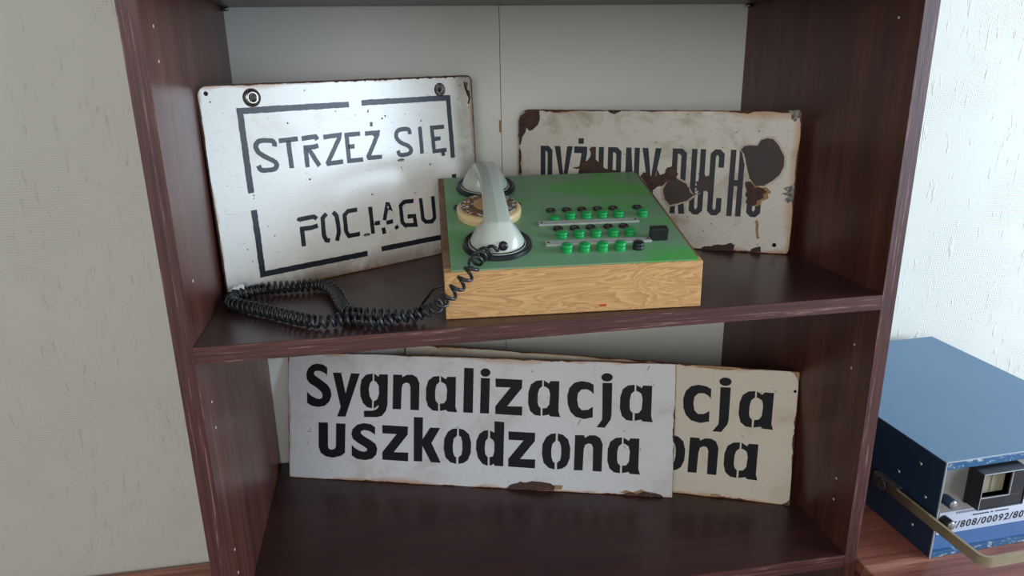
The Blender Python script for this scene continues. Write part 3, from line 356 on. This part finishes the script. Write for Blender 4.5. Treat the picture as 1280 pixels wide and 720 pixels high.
# 2: rusted duty-officer plate
w2, h2 = Q2[4], Q2[5]
m2 = enamel('dirty white enamel', w2, h2, lin(206, 202, 190), lin(156, 144, 124), .007, .38, 1.6, 1.0)
p2 = plate('office_sign', 'badly rusted white enamel sign reading DYŻURNY RUCHU behind the switchboard', Q2, .0004, m2, rough_loop(rrect(0, 0, w2, h2, [.008, .005, .015, .006]), .0008, .005),
           [(.3745, .0125, .003)], .0006)
t_, b_, sw = .1437, .0508, .0074
def g2(ch, a, b):
    W = b-a; m_ = (a+b)/2; k = .006; H = t_-b_
    if ch == 'D': return [[(a, b_), (b-k, b_), (b, b_+k), (b, t_-k), (b-k, t_), (a, t_)], [(a+sw, b_+sw), (a+sw, t_-sw), (b-sw-.002, t_-sw), (b-sw, t_-sw-.003), (b-sw, b_+sw+.003), (b-sw-.002, b_+sw)]]
    if ch == 'Y': return [[(a, t_), (a+sw*1.15, t_), (m_, b_+H*.52), (b-sw*1.15, t_), (b, t_), (m_+sw/2, b_+H*.4), (m_+sw/2, b_), (m_-sw/2, b_), (m_-sw/2, b_+H*.4)]]
    if ch == 'Z': return [[(a, t_), (b, t_), (b, t_-sw*1.3), (a+sw*1.1, b_+sw*1.2), (b, b_+sw*1.2), (b, b_), (a, b_), (a, b_+sw*1.2), (b-sw*1.1, t_-sw*1.3), (a, t_-sw*1.3)], [(m_-.0035, t_+.004), (m_+.0045, t_+.004), (m_+.0045, t_+.012), (m_-.0035, t_+.012)]]
    if ch == 'U': return [[(a, t_), (a+sw, t_), (a+sw, b_+sw+.003), (a+sw+.002, b_+sw), (b-sw-.002, b_+sw), (b-sw, b_+sw+.003), (b-sw, t_), (b, t_), (b, b_+k), (b-k, b_), (a+k, b_), (a, b_+k)]]
    if ch == 'R': return [[(a, b_), (a+sw, b_), (a+sw, b_+H*.42), (b-sw*1.6, b_+H*.42), (b-sw, b_), (b+.001, b_), (b-sw*.5, b_+H*.47), (b, b_+H*.53), (b, t_-k), (b-k, t_), (a, t_)], [(a+sw, b_+H*.5), (a+sw, t_-sw), (b-sw-.002, t_-sw), (b-sw, t_-sw-.003), (b-sw, b_+H*.55), (b-sw-.003, b_+H*.5)]]
    if ch == 'N': return [[(a, b_), (a+sw, b_), (a+sw, t_-H*.35), (b-sw, b_), (b, b_), (b, t_), (b-sw, t_), (b-sw, b_+H*.38), (a+sw, t_), (a, t_)]]
    if ch == 'C': return [[(b, t_-k), (b-k, t_), (a+k, t_), (a, t_-k), (a, b_+k), (a+k, b_), (b-k, b_), (b, b_+k), (b, b_+H*.27), (b-sw, b_+H*.27), (b-sw, b_+sw+.003), (b-sw-.002, b_+sw), (a+sw+.002, b_+sw), (a+sw, b_+sw+.003), (a+sw, t_-sw-.003), (a+sw+.002, t_-sw), (b-sw-.002, t_-sw), (b-sw, t_-sw-.003), (b-sw, t_-H*.27), (b, t_-H*.27)]]
    if ch == 'H': return [[(a, b_), (a+sw, b_), (a+sw, b_+H*.46), (b-sw, b_+H*.46), (b-sw, b_), (b, b_), (b, t_), (b-sw, t_), (b-sw, b_+H*.55), (a+sw, b_+H*.55), (a+sw, t_), (a, t_)]]
for ch, a, b in (('D', .0329, .0511), ('Y', .0546, .082), ('Z', .0843, .1037), ('U', .1094, .1286), ('R', .1348, .1545), ('N', .1611, .1809), ('Y', .1845, .2118),
                 ('R', .2273, .2473), ('U', .2541, .2732), ('C', .2797, .2988), ('H', .3066, .3260), ('U', .3333, .352)):
    link_mesh('letter', flat_mesh('letter', g2(ch, a, b), -.0001, .0002), M['paint2'], p2)
R2 = D_['R2']
def halo(r, L, k, m):
    cx = sum(p[0] for p in L)/len(L); cz = sum(p[1] for p in L)/len(L)
    patch(r, 'rust_halo', [(cx+(x-cx)*k, cz+(z-cz)*k) for x, z in L], m, -.00035, .0012, .004, .0001)
mwh = plain('flaked pale enamel', lin(196, 186, 168), .5, 0, .15, 90)
mtan = plain('rust stained enamel', lin(186, 170, 148), .5, 0, .2, 90)
halo(p2, R2['big'], 1.10, mwh); halo(p2, R2['disc'], 1.16, mtan)
patch(p2, 'rust_halo', [(x+.006, z) for x, z in R2['low']], M['orange'], -.00036, .0015, .003, .0001)
for k, mm in (('big', 'darkspot'), ('low', 'rust'), ('disc', 'darkspot'), ('jag', 'rust'), ('splat', 'darkspot'), ('splat2', 'rust'), ('corner', 'rust'), ('left', 'core'), ('bot1', 'core'), ('bot2', 'core'), ('streak', 'orange'), ('top1', 'core'), ('topr', 'grime'), ('right1', 'grime')):
    patch(p2, 'rust_patch' if mm != 'grime' else 'grime_patch', R2[k], M[mm], -.0006 if k not in ('big', 'disc') else -.0007, .0013 if k != 'big' else .0006, .002)

# 3 and 4: the two fault plates
def fault(name, label, q, inst, mat, patches, hole=None, hidden=0):
    r = plate(name, label, q, ZF+.0004, mat, rough_loop(rrect(0, 0, q[4], q[5], .0012, 2), .0009, .006), hole or (), .0004)
    for k, x, z in inst:
        if k not in GM: GM[k] = flat_mesh('letter', GL[k], 0, .0002)
        o = link_mesh('letter', GM[k], M['paint3'], r); o.location = (x, -.0001, z)
    for i_, (L, m) in enumerate(patches): patch(r, 'rust_patch', [(min(max(x, .0004), q[4]-.0004), min(max(z_, .0004), q[5]-.0004)) for x, z_ in L], M[m], -.0001-.00008*i_, .0010, .0025)
    return r
GL = D_['GL']; GM = {}
Q4[4] = .5965; Q4[0] -= .001; Q4[1] += .001
m3 = enamel('white enamel, front fault sign', Q3[4], Q3[5], lin(208, 210, 213), lin(174, 168, 156), .0055, .36, .6, .6)
m4 = enamel('white enamel, rear fault sign', Q4[4], Q4[5], lin(204, 197, 180), lin(178, 160, 130), .0070, .4, .6, .7)
R3, R4 = D_['R3'], D_['R4']
p3 = fault('fault_sign', 'front white sign reading Sygnalizacja uszkodzona in full on the lower shelf', Q3, D_['I3'], m3, [([(x+.012, z+.0025) for x, z in R3[0] if z < .008] + [(R3[0][-1][0]+.07, .0006)], 'orange'), ([(x-.006, z+.002) for x, z in R3[1]], 'orange'), (R3[0], 'rust'), (R3[1], 'rust'), (R3[2], 'core')])
for x, z, a, l_ in ((.528, .071, 2.2, .006), (.536, .083, 1.9, .005), (.541, .066, .2, .006), (.535, .055, .7, .007), (.533, .046, .9, .004), (.538, .043, .3, .005), (.549, .07, 1.6, .004), (.556, .191, 1.1, .008), (.455, .104, 1.1, .011), (.03, .075, .1, .006), (.035, .078, 1.2, .003)):
    patch(p3, 'scratch', stroke([(x, z), (x+l_*math.cos(a), z+l_*math.sin(a))], .0007), M['core'], -.0002, .0001, .002, .0001)
p4 = fault('fault_sign', 'rear rust-edged sign on the lower shelf, only its endings cja and ona showing', Q4, D_['I4'], m4, [(R4[0], 'rust'), (R4[1], 'orange'), (R4[2], 'orange'), (R4[3], 'orange')], [(Q4[4]-.004, .1715, .0022)])

# ---------------------------------------------------------------- switchboard
U = V((.99797, -.06366, 0)); Wv = V((.06236, .97772, .20046)); Nn = V((-.01276, -.20005, .97970)); Nb = V((.06366, .99797, 0)); BO = V((-.1256, .0268, .0004))
sb = empty('telephone_switchboard', 'green topped wooden desk telephone switchboard with dial and push buttons', 'telephone', basis(BO, U, Nb, V((0, 0, 1))))
BW, BL, HF, HB = .2862, .2776, .0532, .1100
def wedge(name, x0, x1, y0, y1, m, drop=0., z0=0.):
    zt = lambda y: HF + (HB-HF)*y/BL - drop
    bm = bmesh.new(); vv = [bm.verts.new(p) for p in ((x0, y0, z0), (x1, y0, z0), (x1, y1, z0), (x0, y1, z0), (x0, y0, zt(y0)), (x1, y0, zt(y0)), (x1, y1, zt(y1)), (x0, y1, zt(y1)))]
    for f in ((0, 3, 2, 1), (4, 5, 6, 7), (0, 1, 5, 4), (1, 2, 6, 5), (2, 3, 7, 6), (3, 0, 4, 7)): bm.faces.new([vv[i] for i in f])
    bmesh.ops.bevel(bm, geom=bm.edges[:], offset=.0006, segments=1, affect='EDGES')
    return from_bm(name, bm, m, sb)
wedge('front_board', 0, BW, 0, .010, M['oak'])
wedge('side_board', 0, .0080, .0102, BL-.0082, M['ply']); wedge('side_board', BW-.0055, BW, .0102, BL-.0082, M['ply'])
wedge('back_board', 0, BW, BL-.008, BL, M['ply'])
B('base_board', (.0082, .0102, .001), (BW-.0057, BL-.0082, .007), M['ply'], sb)
al = math.atan2(HB-HF, BL); TM = Matrix.Translation((0, 0, HF)) @ Matrix.Rotation(al, 4, 'X')      # top plane in switchboard space
TL = BL/math.cos(al)
def at(x, y, z=0): return TM @ Matrix.Translation((x, y, z))
bm = box(bmesh.new(), (.0076, .0016, 0), (BW-.0045, TL-.003, .0016), .0003)
TP = from_bm('top_plate', bm, M['green'], sb, mw=TM)
H0 = .0016
m_ = bmesh.new()
mk = from_bm('paint_mark', box(m_, (.170, -.0002, .0062), (.178, .0003, .0085)), M['red'], sb)
# cradle cups
for (cx, cy) in ((.0625, .0575), (.0635, .2365)):
    from_bm('cradle_cup', lathe([(0, .001), (.030, .001), (.0335, .002), (.0355, .0052), (.0375, .006), (.0393, .005), (.0398, .002), (.0398, 0), (0, 0)], 48), M['black'], sb, math.radians(40), mw=at(cx, cy, H0))
# dial
dial = from_bm('dial', lathe([(.0395, 0), (.0402, .004), (.0400, .0095), (.0385, .0108), (.0355, .0112), (0, .0112), ], 56), M['cream'], sb, math.radians(50), mw=at(.0605, .1462, H0))
hol = [circ(.0276*math.cos(a), .0276*math.sin(a), .0050, 14) for a in [math.radians(20+30*k) for k in range(10)]]
fm = flat_mesh('finger_wheel', [circ(0, 0, .0352, 48)] + hol, 0, .0006); fm.transform(Matrix.Rotation(-math.pi/2, 4, 'X'))
link_mesh('finger_wheel', fm, M['wheel'], dial, Matrix.Translation((0, 0, .0135)))
from_bm('number_plate', lathe([(.0345, 0), (.0345, .0005), (0, .0005)], 40), M['tan'], dial, mw=Matrix.Translation((0, 0, .0113)))
from_bm('hub_disc', lathe([(.0195, 0), (.0195, .0022), (.0182, .0028), (0, .003)], 36), M['tan'], dial, mw=Matrix.Translation((0, 0, .0135)))
for k in range(10):
    a = math.radians(20+30*k); tm = text_mesh('numeral', str((k+1) % 10), .0065, 0, .0001); tm.transform(Matrix.Rotation(-math.pi/2, 4, 'X'))
    link_mesh('numeral', tm, M['ink'], dial, Matrix.Translation((.0276*math.cos(a)-.0018, .0276*math.sin(a)-.0024, .0121)))
for x, y in ((.0995, .170), (.0215, .170)): from_bm('stud', lathe([(.0042, 0), (.0042, .003), (.003, .0045), (0, .005)], 16), M['black'], sb, True, mw=at(x, y, H0))
# buttons
def button(h): return lathe([(.0062, 0), (.0063, h*.46), (.00618, h*.48), (.00618, h*.52), (.0063, h*.54), (.0063, h-.0007), (.0057, h), (0, h)], 24)
bmsh = {}
def put_button(x, y, h, m='button'):
    if (h, m) not in bmsh:
        o = from_bm('button', button(h), M[m], sb, math.radians(50), mw=at(x, y, H0)); bmsh[(h, m)] = o.data
    else: o = link_mesh('button', bmsh[(h, m)], None, sb, at(x, y, H0))
    if m == 'black': o['label'] = 'black push button'
for i, x in enumerate((.1391, .1593, .1800, .2004, .2212)): put_button(x, .0343, .0095 if i < 4 else .0085, 'button' if i < 4 else 'black')
for x in (.1400, .1604, .1805, .2014, .2218): put_button(x, .0722, .0075)
for i, x in enumerate((.1399, .1597, .1799, .1999, .2204, .2515)): put_button(x, .1253, .0034 if i == 0 else .008)
ring_me = lens = None
for i, (x, y) in enumerate([(q, .0947) for q in (.1392, .1593, .1791, .2005, .2196)] + [(q, .150) for q in (.1393, .1595, .1791, .1990, .2195, .2509)]):
    r = from_bm('lamp_ring', lathe([(.0038, .0002), (.0042, .0022), (.0058, .0022), (.0062, .001), (.0062, 0)], 24), M['black'], sb, True, mw=at(x, y, H0))
    l = from_bm('lens', lathe([(.0038, .0004), (.0030, .0014), (.0015, .0019), (0, .002)], 16), M['lamp_red' if i in (0, 3, 4, 7) else 'chrome'], r, True)
    if i in (0, 3, 4, 7): l['label'] = 'dark red lens'
for y0, y1 in ((.1053, .1158), (.0492, .0604)):
    s_ = B('label_strip', (.1176, y0, 0), (.2418, y1, .0022), M['strip'], sb, .0004, mw=at(0, 0, H0))
    for x in (.1215, .238):
        from_bm('screw', lathe([(.0016, 0), (.0015, .0006), (0, .0008)], 12), M['core'], s_, True, mw=Matrix.Translation((x, (y0+y1)/2, .0022)))
bk = B('black_block', (.2412, .0515, 0), (.2612, .0625, .0150), M['black'], sb, .0008, mw=at(0, 0, H0))

# ---------------------------------------------------------------- handset (one continuous body)
hs = empty('telephone_handset', 'ivory grey telephone handset lying across the two black cradle cups', 'telephone handset', basis(BO, U, Nb, V((0, 0, 1))) @ at(.0625, 0, H0))
half = [((.0240, .0025), (.0895, .0025), .0328), ((.0262, .008), (.0885, .007), .0312), ((.0305, .0155), (.0865, .0125), .0272), ((.0355, .0225), (.0845, .0170), .0232), ((.0405, .0290), (.0830, .0205), .0192),
        ((.0445, .0337), (.0825, .0228), .0162), ((.0470, .0353), (.0840, .0240), .0157), ((.0700, .0408), (.0920, .0265), .0150), ((.0980, .0458), (.1050, .0295), .0141), ((.1220, .0488), (.1250, .0315), .0134)]
mid_ = .147
secs = half + [((mid_, .0500), (mid_, .0325), .0131)] + [((2*mid_-o[0], o[1]), (2*mid_-i[0], i[1]), w_) for o, i, w_ in half[::-1]]
bm = bmesh.new(); rings = []
NS = 24
for k, (o, i, w_) in enumerate(secs):
    kk = min(k, len(secs)-1-k); f = min(1, max(0, (kk-1)/5)); o = V((0, *o)); i = V((0, *i)); c_ = (o+i)/2; d = (o-i)/2; ring = []
    for j in range(NS):
        t = 2*math.pi*j/NS; cx, cy = math.sin(t), math.cos(t)
        p = 2 + 5*f; e = (abs(cx)**p + abs(cy)**p)**(-1/p); sx, sy = cx*e, cy*e
        if f > 0 and sy > 0: sy = sy*(1 - .20*f*min(1, abs(sx))**1.0)         # ridge along the top
        if f > 0: sx *= 1 - .10*f*(1-sy)/2
        ring.append(bm.verts.new(c_ + V((sx*w_, 0, 0)) + d*sy))
    rings.append(ring)
for a, b in zip(rings, rings[1:]):
    for j in range(NS): bm.faces.new((a[j], a[(j+1) % NS], b[(j+1) % NS], b[j]))
bm.faces.new(rings[0]); bm.faces.new(rings[-1])
cr = bm.edges.layers.float.new('crease_edge')
for a, b in zip(rings[5:-6], rings[6:-5]):
    for q in (0, 3, NS-3):
        e = bm.edges.get((a[q], b[q]))
        if e: e[cr] = .8
for a in (rings[5], rings[-6]):
    for q in list(range(3)) + list(range(NS-3, NS)):
        e = bm.edges.get((a[q], a[(q+1) % NS]))
        if e: e[cr] = .6
hb = from_bm('body', bm, M['handset'], hs, math.radians(70)); md = hb.modifiers.new('s', 'SUBSURF'); md.levels = md.render_levels = 2
for cy in (.0570, .2370):
    from_bm('ear_cap' if cy > .1 else 'mouth_cap', lathe([(.0300, -.0012), (.0330, -.0005), (.0333, .0016), (.0328, .0026), (.0322, .0028)], 48), M['handset'], hs, True, mw=Matrix.Translation((0, cy, .0022)))
from_bm('cord_grommet', lathe([(.0052, -.001), (.0052, .003), (.004, .0045), (.0022, .005), (0, .005)], 18, 'Y-'), M['black'], hs, True, mw=Matrix.Translation((.004, .0300, .0130)))

# ---------------------------------------------------------------- coiled cord
ex = basis(BO, U, Nb, V((0, 0, 1))) @ at(.0625, 0, H0) @ V((.004, .0255, .0130))
pts = [tuple(ex), (-.0650, .0465, .0720), (-.0725, .0430, .0705), (-.0815, .0350, .0695), (-.0890, .0225, .0685), (-.0960, .0085, .0645), (-.1040, .0075, .0535), (-.1120, .0085, .0440), (-.1200, .0095, .0355), (-.1275, .0110, .0290), (-.1345, .0165, .0215), (-.141, .0230, .0150)]
cp = [tuple(q) for q in D_['CP']]
path = pts + [(x, y, .0089) for x, y, z in cp[3:]]
def catmull(P, n_):
    P = [V(p) for p in P]; P = [P[0]*2-P[1]] + P + [P[-1]*2-P[-2]]; o = []
    for i in range(1, len(P)-2):
        for k in range(n_):
            t = k/n_; a, b, c, d = P[i-1:i+3]
            o.append(.5*((2*b) + (c-a)*t + (2*a-5*b+4*c-d)*t*t + (3*b-a-3*c+d)*t**3))
    o.append(P[-2]); return o
def smooth_path(P, it):
    for _ in range(it): P = [P[0]] + [(P[i-1]+P[i]*2+P[i+1])/4 for i in range(1, len(P)-1)] + [P[-1]]
    return P
def tube(P, r, nseg=7):
    bm = bmesh.new(); rings = []; up = V((0, 0, 1)); prev = None
    for i, p in enumerate(P):
        t = (P[min(i+1, len(P)-1)] - P[max(i-1, 0)]).normalized()
        if prev is None: a = t.orthogonal().normalized()
        else: a = (prev - t*prev.dot(t)).normalized()
        prev = a; b = t.cross(a); rings.append([bm.verts.new(p + (a*math.cos(2*math.pi*k/nseg) + b*math.sin(2*math.pi*k/nseg))*r) for k in range(nseg)])
    for a, b in zip(rings, rings[1:]):
        for k in range(nseg): bm.faces.new((a[k], a[(k+1) % nseg], b[(k+1) % nseg], b[k]))
    bm.faces.new(rings[0][::-1]); bm.faces.new(rings[-1]); return bm
cl = smooth_path(catmull(path, 12), 6)
ln = [0]
for a, b in zip(cl, cl[1:]): ln.append(ln[-1] + (b-a).length)
tot = ln[-1]; s_, hel, ph, idx = 0., [], 0., 0
ds_ = .00030; pv = None
while s_ < tot:
    while idx < len(ln)-2 and ln[idx+1] < s_: idx += 1
    f = (s_-ln[idx])/max(1e-9, ln[idx+1]-ln[idx]); p = cl[idx].lerp(cl[idx+1], f)
    a0 = cl[max(idx-3, 0)]; b0 = cl[min(idx+4, len(cl)-1)]; t = (b0-a0).normalized()
    a = (V((0, 0, 1)) - t*t.z).normalized() if abs(t.z) < .95 else t.orthogonal().normalized(); b = t.cross(a)
    g = min(1, s_/.018)                                                  # first bit leaves the grommet straight
    g2_ = min(1, (tot-s_)/.012)
    frac = s_/tot
    pitch = .0130 if s_ < .13 else (.0080 if frac < .85 else .0090)
    if .30 < frac < .47: pitch = .0066
    if .47 < frac < .66: pitch = .0070
    R_ = .0064*g*g2_
    hel.append(p + (a*math.cos(ph) + b*math.sin(ph))*R_); ph += 2*math.pi*ds_*4/pitch; s_ += ds_*4
tail = [V((-.163, .030, .0075)), V((-.158, .045, .0035)), V((-.150, .075, .0030)), V((-.142, .092, .006)), V((-.133, .099, .014)), V((-.1268+.006, .0985, .018))]
hel += catmull([hel[-1]] + tail, 10)[1:]
cd_o = empty('coiled_cord', 'black coiled telephone cord looped on the shelf beside the switchboard', 'cord', Matrix.Translation((-.25, .08, .0)))
cm = tube(hel, .0019, 8); bmesh.ops.translate(cm, verts=cm.verts, vec=(.25, -.08, 0)); from_bm('coil', cm, M['rubber'], cd_o, True)
# crumpled paper scrap
bm = bmesh.new(); bmesh.ops.create_icosphere(bm, subdivisions=3, radius=1)
for v in bm.verts:
    k = 1 + .28*math.sin(v.co.x*9+v.co.y*4) * math.cos(v.co.z*8+v.co.x*5) + random.uniform(-.06, .06); v.co = V((v.co.x*.010*k, v.co.y*.0055*k, v.co.z*.0085*k))
zmin = min(v.co.z for v in bm.verts)
bmesh.ops.translate(bm, verts=bm.verts, vec=(0, 0, -zmin))
o = from_bm('paper_scrap', bm, M['paper'], None); o.matrix_world = Matrix.Translation((-.3625, .1478, .0002)) @ Matrix.Rotation(.52, 4, 'Z')
o['label'] = 'crumpled white paper scrap at the lower left corner of the STRZEŻ sign'; o['category'] = 'paper'

# ---------------------------------------------------------------- blue instrument
A_ = .042; u_ = V((math.cos(A_), math.sin(A_), 0)); nb_ = V((-math.sin(A_), math.cos(A_), 0))
iv = empty('measuring_instrument', 'dark blue metal measuring instrument with a meter window and folding handle on the desk', 'instrument', basis((.494, -.017, -.3698), u_, nb_, V((0, 0, 1))))
W_, L_, H_ = .30, .371, .144
B('top_cover', (0, .001, H_-.0015), (W_, L_, H_), M['blue_top'], iv, .0004)
B('side_plate', (0, .0015, .0004), (.0015, L_, H_-.0017), M['blue_side'], iv, 0); B('side_plate', (W_-.0015, .0015, .0004), (W_, L_, H_-.0017), M['blue_side'], iv, 0)
B('back_plate', (.0017, L_-.002, .0004), (W_-.0017, L_, H_-.0017), M['blue_side'], iv); B('bottom_plate', (.0017, .002, .0002), (W_-.0017, L_-.0022, .002), M['blue_side'], iv)
for x0 in (0, W_-.0015): B('aluminium_edge', (x0, -.0006, .0004), (x0+.0015, .0013, H_-.0003), M['seam'], iv)
B('aluminium_edge', (.0017, .0, H_-.0012), (W_-.0017, .0008, H_), M['seam'], iv)
B('front_rail', (.0017, -.0004, H_-.0115), (W_-.0017, .006, H_-.0014), M['blue_chip'], iv, .0006)
B('front_rail', (.0017, -.0004, .0004), (W_-.0017, .006, .0085), M['blue_chip'], iv, .0006)
fa = B('fascia', (.0017, .0068, .0087), (W_-.0017, .0086, H_-.0117), M['fascia'], iv)
B('lower_strip', (.0019, .0046, .0088), (W_-.0019, .0066, .0300), M['blue_front'], iv)
lb = B('label_card', (.010, .0058, .0304), (.200, .0066, .0640), M['label'], iv)
tm = text_mesh('serial_number', '7/808/00092/80', .0150, 0, .0001, .12, 1.2, .0002); link_mesh('serial_number', tm, M['ink'], lb, Matrix.Translation((.0300, .0056, .0370)))
bm = bmesh.new()
for i in range(26):
    if i in (12, 15): continue
    x = .062+i*.0022; box(bm, (x, .0055, .0525), (x+.0013, .0058, .0525+random.choice((.0018, .0022))))
o = from_bm('small_print', bm, M['ink'], lb); o['kind'] = 'stuff'
bm = bmesh.new()
for i in range(44):
    x = .036+i*.0022; box(bm, (x, .0055, .0590), (x+.0006, .0058, .0625))
o = from_bm('scale_ticks', bm, M['ink'], lb); o['kind'] = 'stuff'
# meter housing
mx0, mx1, mz0, mz1, my = .0435, .1120, .0770, .1298, -.0170
mt = from_bm('meter', bmesh.new(), M['black'], iv)
bm = bmesh.new()
wx0, wx1, wz0, wz1 = .0442, .0868, .0952, .1288
def quad(a, b, c, d): bm.faces.new([bm.verts.new(p) for p in (a, b, c, d)])
box(bm, (mx0-.0010, .0030, mz0-.0010), (mx1+.0010, .0066, mz1+.0010), .0006)
for a, b in (((mx0, my, mz0), (mx0+.0016, .003, mz1)), ((mx1-.0016, my, mz0), (mx1, .003, mz1)), ((mx0+.0016, my, mz1-.0016), (mx1-.0016, .003, mz1)), ((mx0+.0016, my, mz0), (mx1-.0016, .003, mz0+.0016)),
             ((mx0+.0016, my+.001, mz0+.0016), (mx1-.0016, my+.004, .0945)), ((.0876, my+.001, .0945), (mx1-.0016, my+.004, mz1-.0016))): box(bm, a, b, .0003)
bm.to_mesh(mt.data); bm.free()
B('dial_card', (mx0+.0018, -.006, .0950), (.0874, -.0052, mz1-.0018), M['dialface'], mt)
nee = B('needle', (.066, -.0072, .0965), (.0666, -.0068, .122), M['ink'], mt)
for a, b in (((mx0+.0016, my-.0003, .0945), (.0876, my+.0012, .0953)), ((.0868, my-.0003, .0953), (.0876, my+.0012, mz1-.0016)), ((mx0, my-.0003, mz0-.0002), (mx0+.0007, my+.0004, mz1)), ((mx0, my-.0003, mz1-.0006), (mx1, my+.0004, mz1+.0002)), ((mx0, my-.0003, mz0-.0002), (mx1, my+.0004, mz0+.0006))): B('bright_rim', a, b, M['seam'], mt)
for x, z, m, l in ((.0125, .0860, 'blue_side', .0160), (.0165, .0535, 'black', .0150)):
    k = from_bm('knob', lathe([(.0068, 0), (.0068, l-.001), (.0060, l), (0, l+.0002)], 24, 'Y-'), M[m], iv, math.radians(50), mw=Matrix.Translation((x, .0068, z)))
    from_bm('knob_cap', lathe([(.0058, 0), (.0055, .0008), (0, .001)], 20, 'Y-'), M['fascia'], k, True, mw=Matrix.Translation((0, -l-.0002, 0)))
for y, z in ((.0403, .1188), (.0750, .0865), (.0238, .0786), (.0372, .027), (.30, .12), (.30, .03)):
    from_bm('screw', lathe([(.0030, 0), (.0028, .0008), (.0016, .0016), (0, .0018)], 14, 'X-'), M['chrome'], iv, True, mw=Matrix.Translation((0, y, z)))
# folding handle: flat bar on edge, two arms and a cross bar
hz0, hz1, hx, fy = .0525, .0665, -.0085, -.0850
def bar_path():
    P = [(hx, .080)]; rr = .012; 
    for k in range(7): t = math.pi + (math.pi/2)*k/6; P.append((hx+rr+rr*math.cos(t), fy+rr+rr*math.sin(t)))
    X1 = W_-hx
    for k in range(7): t = -math.pi/2 + (math.pi/2)*k/6; P.append((X1-rr+rr*math.cos(t), fy+rr+rr*math.sin(t)))
    P.append((X1, .080)); return P
lp_ = stroke(bar_path(), .0040)
fm = flat_mesh('handle', [lp_], 0, (hz1-hz0)/2); fm.transform(Matrix.Translation((0, 0, (hz0+hz1)/2)) @ Matrix.Rotation(-math.pi/2, 4, 'X'))
hd = link_mesh('handle', fm, M['bail'], iv)
for s, x in ((-1, 0), (1, W_)):
    bm = bmesh.new(); x0, x1 = sorted((x + s*.0004, x + s*.0112))
    box(bm, (x0, .062, hz1+.0002), (x1, .108, hz1+.0026), .0006); box(bm, (x0, .0985, hz0-.002), (x1, .108, hz1), .0006)
    box(bm, (min(x+s*.0004, x+s*.003), .066, hz0), (max(x+s*.0004, x+s*.003), .0984, hz1), .0003)
    from_bm('handle_bracket', bm, M['bracket'], iv)
    bm = lathe([(.0036, 0), (.0082, 0), (.0086, .0012), (.0082, .0028), (.0036, .0028), (.0036, 0)], 28, 'X-' if s < 0 else 'X+')
    from_bm('pivot_ring', bm, M['bracket'], iv, math.radians(50), mw=Matrix.Translation((x+s*.0105, .089, .0595)))
